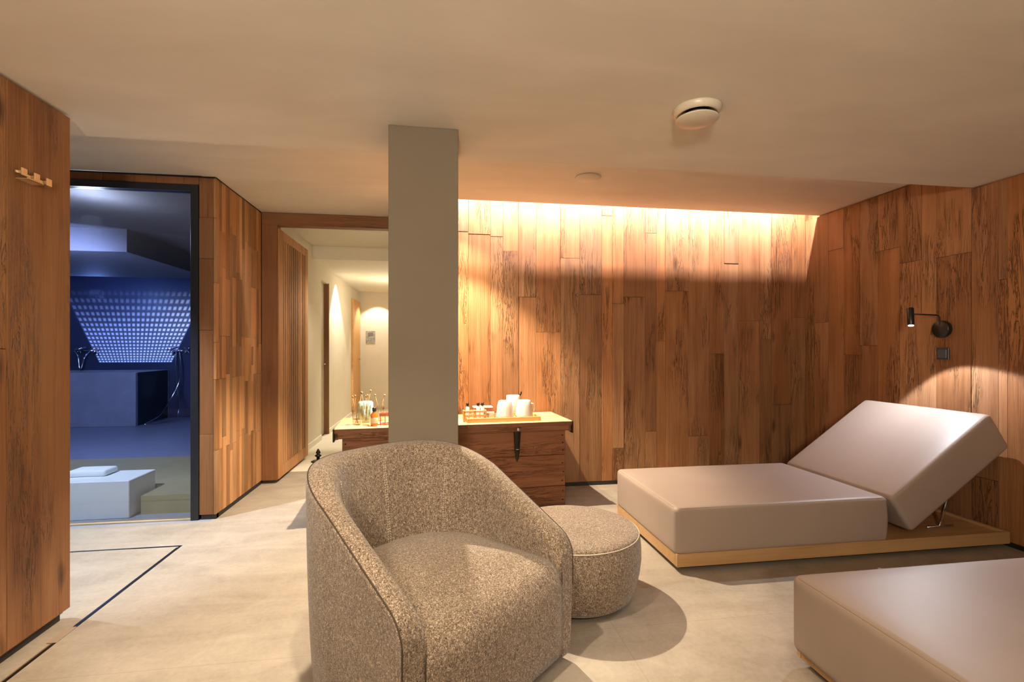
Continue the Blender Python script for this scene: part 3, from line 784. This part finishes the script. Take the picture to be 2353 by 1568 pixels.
bm = BM(); box(bm, -2.20, -1.79, 4.03, 4.36, 0, .14, .0); box(bm, -3.7, -1.79, 4.36, 5.45, 0, .14, .0); os_ = obj('reflection_slab', bm, M['olive'], None); tag(os_, 'added low olive brown slab for a reflection just inside the glass door', 'step')  # slab built where the glass shows a reflection
bm = BM(); box(bm, -.9, .0, 0, .34, 0, .276, .004); wb = obj('reflection_block', bm, M['whitebox'], None); wb.location = (-2.29, 3.93, 0)  # white block added in place of a reflection in the glass
wb.location = (-2.24, 3.96, 0)
bm = BM(); softbox(bm, -.13, .13, -.08, .08, 0, .045, .018, 4, .004); tw = obj('folded_towel', bm, M['towel'], None); tw.location = (-2.62, 4.19, .278); tag(tw, 'folded white towel on the added white block', 'towel')
tag(wb, 'added low white block for a reflection behind the lower left of the glass door', 'bench')

# ------------------------------------------------------------------ lights
WARM = (1, .825, .60); 
def spot(loc, target, power, ang, blend=.4, rad=.03, col=WARM, name='downlight'):
    l = bpy.data.lights.new(name + '_light', 'SPOT'); l.energy = power; l.spot_size = R(ang); l.spot_blend = blend; l.shadow_soft_size = rad; l.color = col
    o = bpy.data.objects.new(name + '_light', l); C.objects.link(o); o.location = loc
    d = Vector(target) - Vector(loc); o.rotation_euler = d.to_track_quat('-Z', 'Y').to_euler(); return o
def area(loc, target, power, sx, sy, col=WARM, name='area', spread=180):
    l = bpy.data.lights.new(name, 'AREA'); l.shape = 'RECTANGLE'; l.size = sx; l.size_y = sy; l.energy = power; l.color = col; l.spread = R(spread)
    o = bpy.data.objects.new(name, l); C.objects.link(o); o.location = loc
    d = Vector(target) - Vector(loc); o.rotation_euler = d.to_track_quat('-Z', 'Y').to_euler(); return o
def point(loc, power, rad, col=WARM, name='lamp'):
    l = bpy.data.lights.new(name, 'POINT'); l.energy = power; l.shadow_soft_size = rad; l.color = col
    o = bpy.data.objects.new(name, l); C.objects.link(o); o.location = loc; return o
dl_spots = []
def downlight(x, y, z, power, ang, blend=.5, rad=.025, label='', col=WARM, tgt=None):
    t = thing('downlight', label, 'ceiling light', (x, y, z), 0, 'recessed ceiling downlights')
    bm = BM(); lathe(bm, [(.030,.0),(.042,.0),(.043,-.003),(.030,-.004)], seg=32); obj('trim_ring', bm, M['valve'], t, True)
    bm = BM(); lathe(bm, [(.001,-.0005),(.029,-.0005),(.029,-.002),(.001,-.002)], seg=24); obj('lens', bm, M['lens'], t)
    spot((x, y, z-.012), tgt or (x, y, 0), power, ang, blend, rad, col)
downlight(.08, 3.64, ZF, 580, 98, .35, .02, 'recessed downlight on the rear ceiling hidden behind the pillar, above the chest', tgt=(.03, 3.66, 0))
downlight(-.22, 1.34, ZN, 150, 92, .8, .03, 'recessed downlight in the low ceiling above the camera, left')
downlight(-1.15, .95, ZN, 80, 100, .8, .03, 'added fill downlight in the low ceiling close to the left wooden wall')  # added to brighten the left wooden wall
downlight(1.0, .95, ZN, 42, 84, .8, .03, 'added fill downlight in the low ceiling above the camera, right')  # weak unseen fill added on the right
downlight(2.5, .8, ZN, 18, 84, .8, .03, 'added fill downlight in the low ceiling over the front lounger')  # faint fill added over the front lounger
downlight(2.75, 3.30, ZF, 30, 110, .7, .03, 'recessed downlight above the rear lounger') if False else None
downlight(-1.0, 3.30, ZF, 90, 110, .7, .03, 'recessed downlight near the glass door') if False else None
# added fill lights, unseen: wall washer, then globe behind the camera
downlight(-.10, 3.92, ZF, 210, 84, .5, .03, 'added wall washing fill light hidden behind the pillar, nearest the rear wall', tgt=(.42, 4.27, .75))  # second lamp added to brighten the left part of the rear wall
gp = thing('fill_globe', 'added white globe fill lamp standing behind the viewer', 'fill lamp', (.9, -2.0, 0))  # globe added to brighten the room from behind
bm = BM(); lathe(bm, [(.001,0),(.14,0),(.14,.015),(.012,.02),(.010,1.42),(.03,1.44),(.001,1.445)], seg=32); obj('stand', bm, M['lamp_black'], gp)
bm = BM(); bmesh.ops.create_uvsphere(bm, u_segments=32, v_segments=20, radius=.2, matrix=Matrix.Translation((0,0,1.64))); obj('globe', bm, emis('opal fill globe', (1,.80,.6), 4), gp, True)
spot((-.3, -1.3, 1.72), (.0, .2, 3.2), 350, 165, .5, .15, (1,.84,.62), 'ceiling_fill')  # unseen upward fill, added to lighten the ceiling
point((-.9, -1.2, 1.9), 8, .25, WARM, 'rear_fill')  # small unseen fill added behind the camera
# cove strip
ZS = 2.66
bm = BM(); box(bm, -.25, XR-.02, 4.062, 4.069, ZS-.004, ZS+.004); ls = obj('led_strip', bm, M['led'], None); tag(ls, 'warm white led strip hidden in the cove above the rear wall', 'light strip')
area((1.65, 4.0795, ZS), (1.65, 4.0795+.12, ZS-.60), 130, XR+.2, .008, (1,.85,.85), 'cove_light', 165)
# reading lamp light
h0 = Vector((X0, 2.955, 1.383)) + hd + ax_ * .072
spot(h0, h0 + ax_, 58, 116, .12, .008, (.82,.87,.96), 'reading')
# hallway
HW = (1, .90, .74)
spot((-1.44, 7.90, 2.36), (-1.46, 8.0, 0), 150, 84, .3, .02, HW, 'hallway_wash')
spot((-1.20, 9.85, 2.36), (-1.20, 10.05, 0), 50, 95, .3, .02, HW, 'hallway_end')
point((-.8, 8.3, 1.9), 15, .15, (1,.84,.62), 'hallway_fill')
spot((-.75, 5.7, 2.52), (-.75, 5.7, 0), 55, 120, .6, .03, (1,.86,.66), 'hallway_entry')
# wet room (blue)
area((-4.0, 5.3, 2.1), (-5.2, 8.2, .3), 60, 1.0, .6, (.42,.52,1), 'wet_room_blue')
point((-5.4, 8.7, 2.1), 20, .1, (.2,.35,1), 'wet_room_blue_tub')
point((-2.9, 4.6, 2.3), 22, .08, (.75,.82,1), 'wet_room_entry_fill')  # white fill added to brighten the block inside the glass
# added patterned projector imitating the lattice of light on the rear wall
spot((-2.75, 2.95, 2.46), (-2.6, 3.75, 0), 400, 84, .6, .03, (.78,.88,1), 'cool_fill')  # unseen cool fill added for the white block and nearby floor
sp = spot((-5.32, 7.7, 2.28), (-5.32, 9.6, 2.28), 3800, 150, .1, .0, (.55,.65,1), 'projector')
sp.rotation_euler = (R(90), 0, 0)
l = sp.data; l.use_nodes = True; nt = l.node_tree
em = [n for n in nt.nodes if n.type == 'EMISSION'][0]
tc = N(nt, 'TexCoord'); sx = N(nt, 'SeparateXYZ'); L(nt, tc.outputs['Normal'], sx.inputs[0])
D = 1.9
px_ = mth(nt, 'MULTIPLY', mth(nt, 'DIVIDE', sx.outputs[0], mth(nt, 'ABSOLUTE', sx.outputs[2])), D)        # metres sideways on the wall
pz_ = mth(nt, 'ADD', mth(nt, 'MULTIPLY', mth(nt, 'DIVIDE', sx.outputs[1], mth(nt, 'ABSOLUTE', sx.outputs[2])), D), 2.28)
zl = -.32
k_ = mth(nt, 'DIVIDE', 1.31, mth(nt, 'MAXIMUM', mth(nt, 'SUBTRACT', pz_, zl), .05))      # 1 at bottom row .. 0.5 at top
cu = mth(nt, 'MULTIPLY', mth(nt, 'MULTIPLY', px_, k_), 1/.0487)
cv = mth(nt, 'MULTIPLY', k_, 34.)
fu = mth(nt, 'ABSOLUTE', mth(nt, 'SUBTRACT', mth(nt, 'FRACT', cu), .5)); fv = mth(nt, 'ABSOLUTE', mth(nt, 'SUBTRACT', mth(nt, 'FRACT', cv), .5))
su = mth(nt, 'MULTIPLY', mth(nt, 'SUBTRACT', .36, fu), 6., True); sv = mth(nt, 'MULTIPLY', mth(nt, 'SUBTRACT', .34, fv), 6., True)
inside = mth(nt, 'MULTIPLY', mth(nt, 'LESS_THAN', mth(nt, 'ABSOLUTE', mth(nt, 'MULTIPLY', px_, k_)), .585), mth(nt, 'MULTIPLY', mth(nt, 'LESS_THAN', k_, 1.0), mth(nt, 'MULTIPLY', mth(nt, 'SUBTRACT', k_, .50), 5., True)))
tot_ = mth(nt, 'MULTIPLY', mth(nt, 'MULTIPLY', inside, mth(nt, 'POWER', k_, 2.2)), mth(nt, 'ADD', .12, mth(nt, 'MULTIPLY', mth(nt, 'MULTIPLY', su, sv), .88)))
L(nt, tot_, em.inputs['Strength'])
pj = thing('added_projector', 'added small dark projector under the wet room ceiling throwing the blue lattice', 'projector', (-5.32, 7.7, 2.30))  # housing added to go with the lattice light
bm = BM(); box(bm, -.08, .08, -.15, -.01, -.06, 0, .004); obj('housing', bm, M['lamp_black'], pj)
# area left of the partition, seen only as a reflection in the glass
spot((-4.2, -2.6, 2.3), (-4.2, -3.1, 0), 40, 60, .3, .02, (1,.82,.58), 'alcove')

# ------------------------------------------------------------------ camera
cam = bpy.data.cameras.new('camera'); co = bpy.data.objects.new('camera', cam); C.objects.link(co)
co.location = (0, 0, 1.25); co.rotation_euler = (R(90), 0, R(-8.66))
cam.sensor_width = 36; cam.lens = 1120 / 2353 * 36; cam.shift_y = 16 / 2353; cam.clip_start = .02
sc = bpy.context.scene; sc.camera = co
w = bpy.data.worlds.new('world'); sc.world = w; w.use_nodes = True
w.node_tree.nodes['Background'].inputs[0].default_value = (.5,.5,.5,1); w.node_tree.nodes['Background'].inputs[1].default_value = 0.0
sc.view_settings.view_transform = 'Standard'; sc.view_settings.look = 'None'; sc.view_settings.gamma = 1; sc.view_settings.exposure = .13
sc.view_settings.use_curve_mapping = False
sc.cycles.use_denoising = True; sc.cycles.adaptive_threshold = .025; sc.cycles.max_bounces = 7; sc.cycles.diffuse_bounces = 4; sc.cycles.transparent_max_bounces = 12; sc.cycles.sample_clamp_indirect = 6
sc.cycles.caustics_reflective = False; sc.cycles.caustics_refractive = False
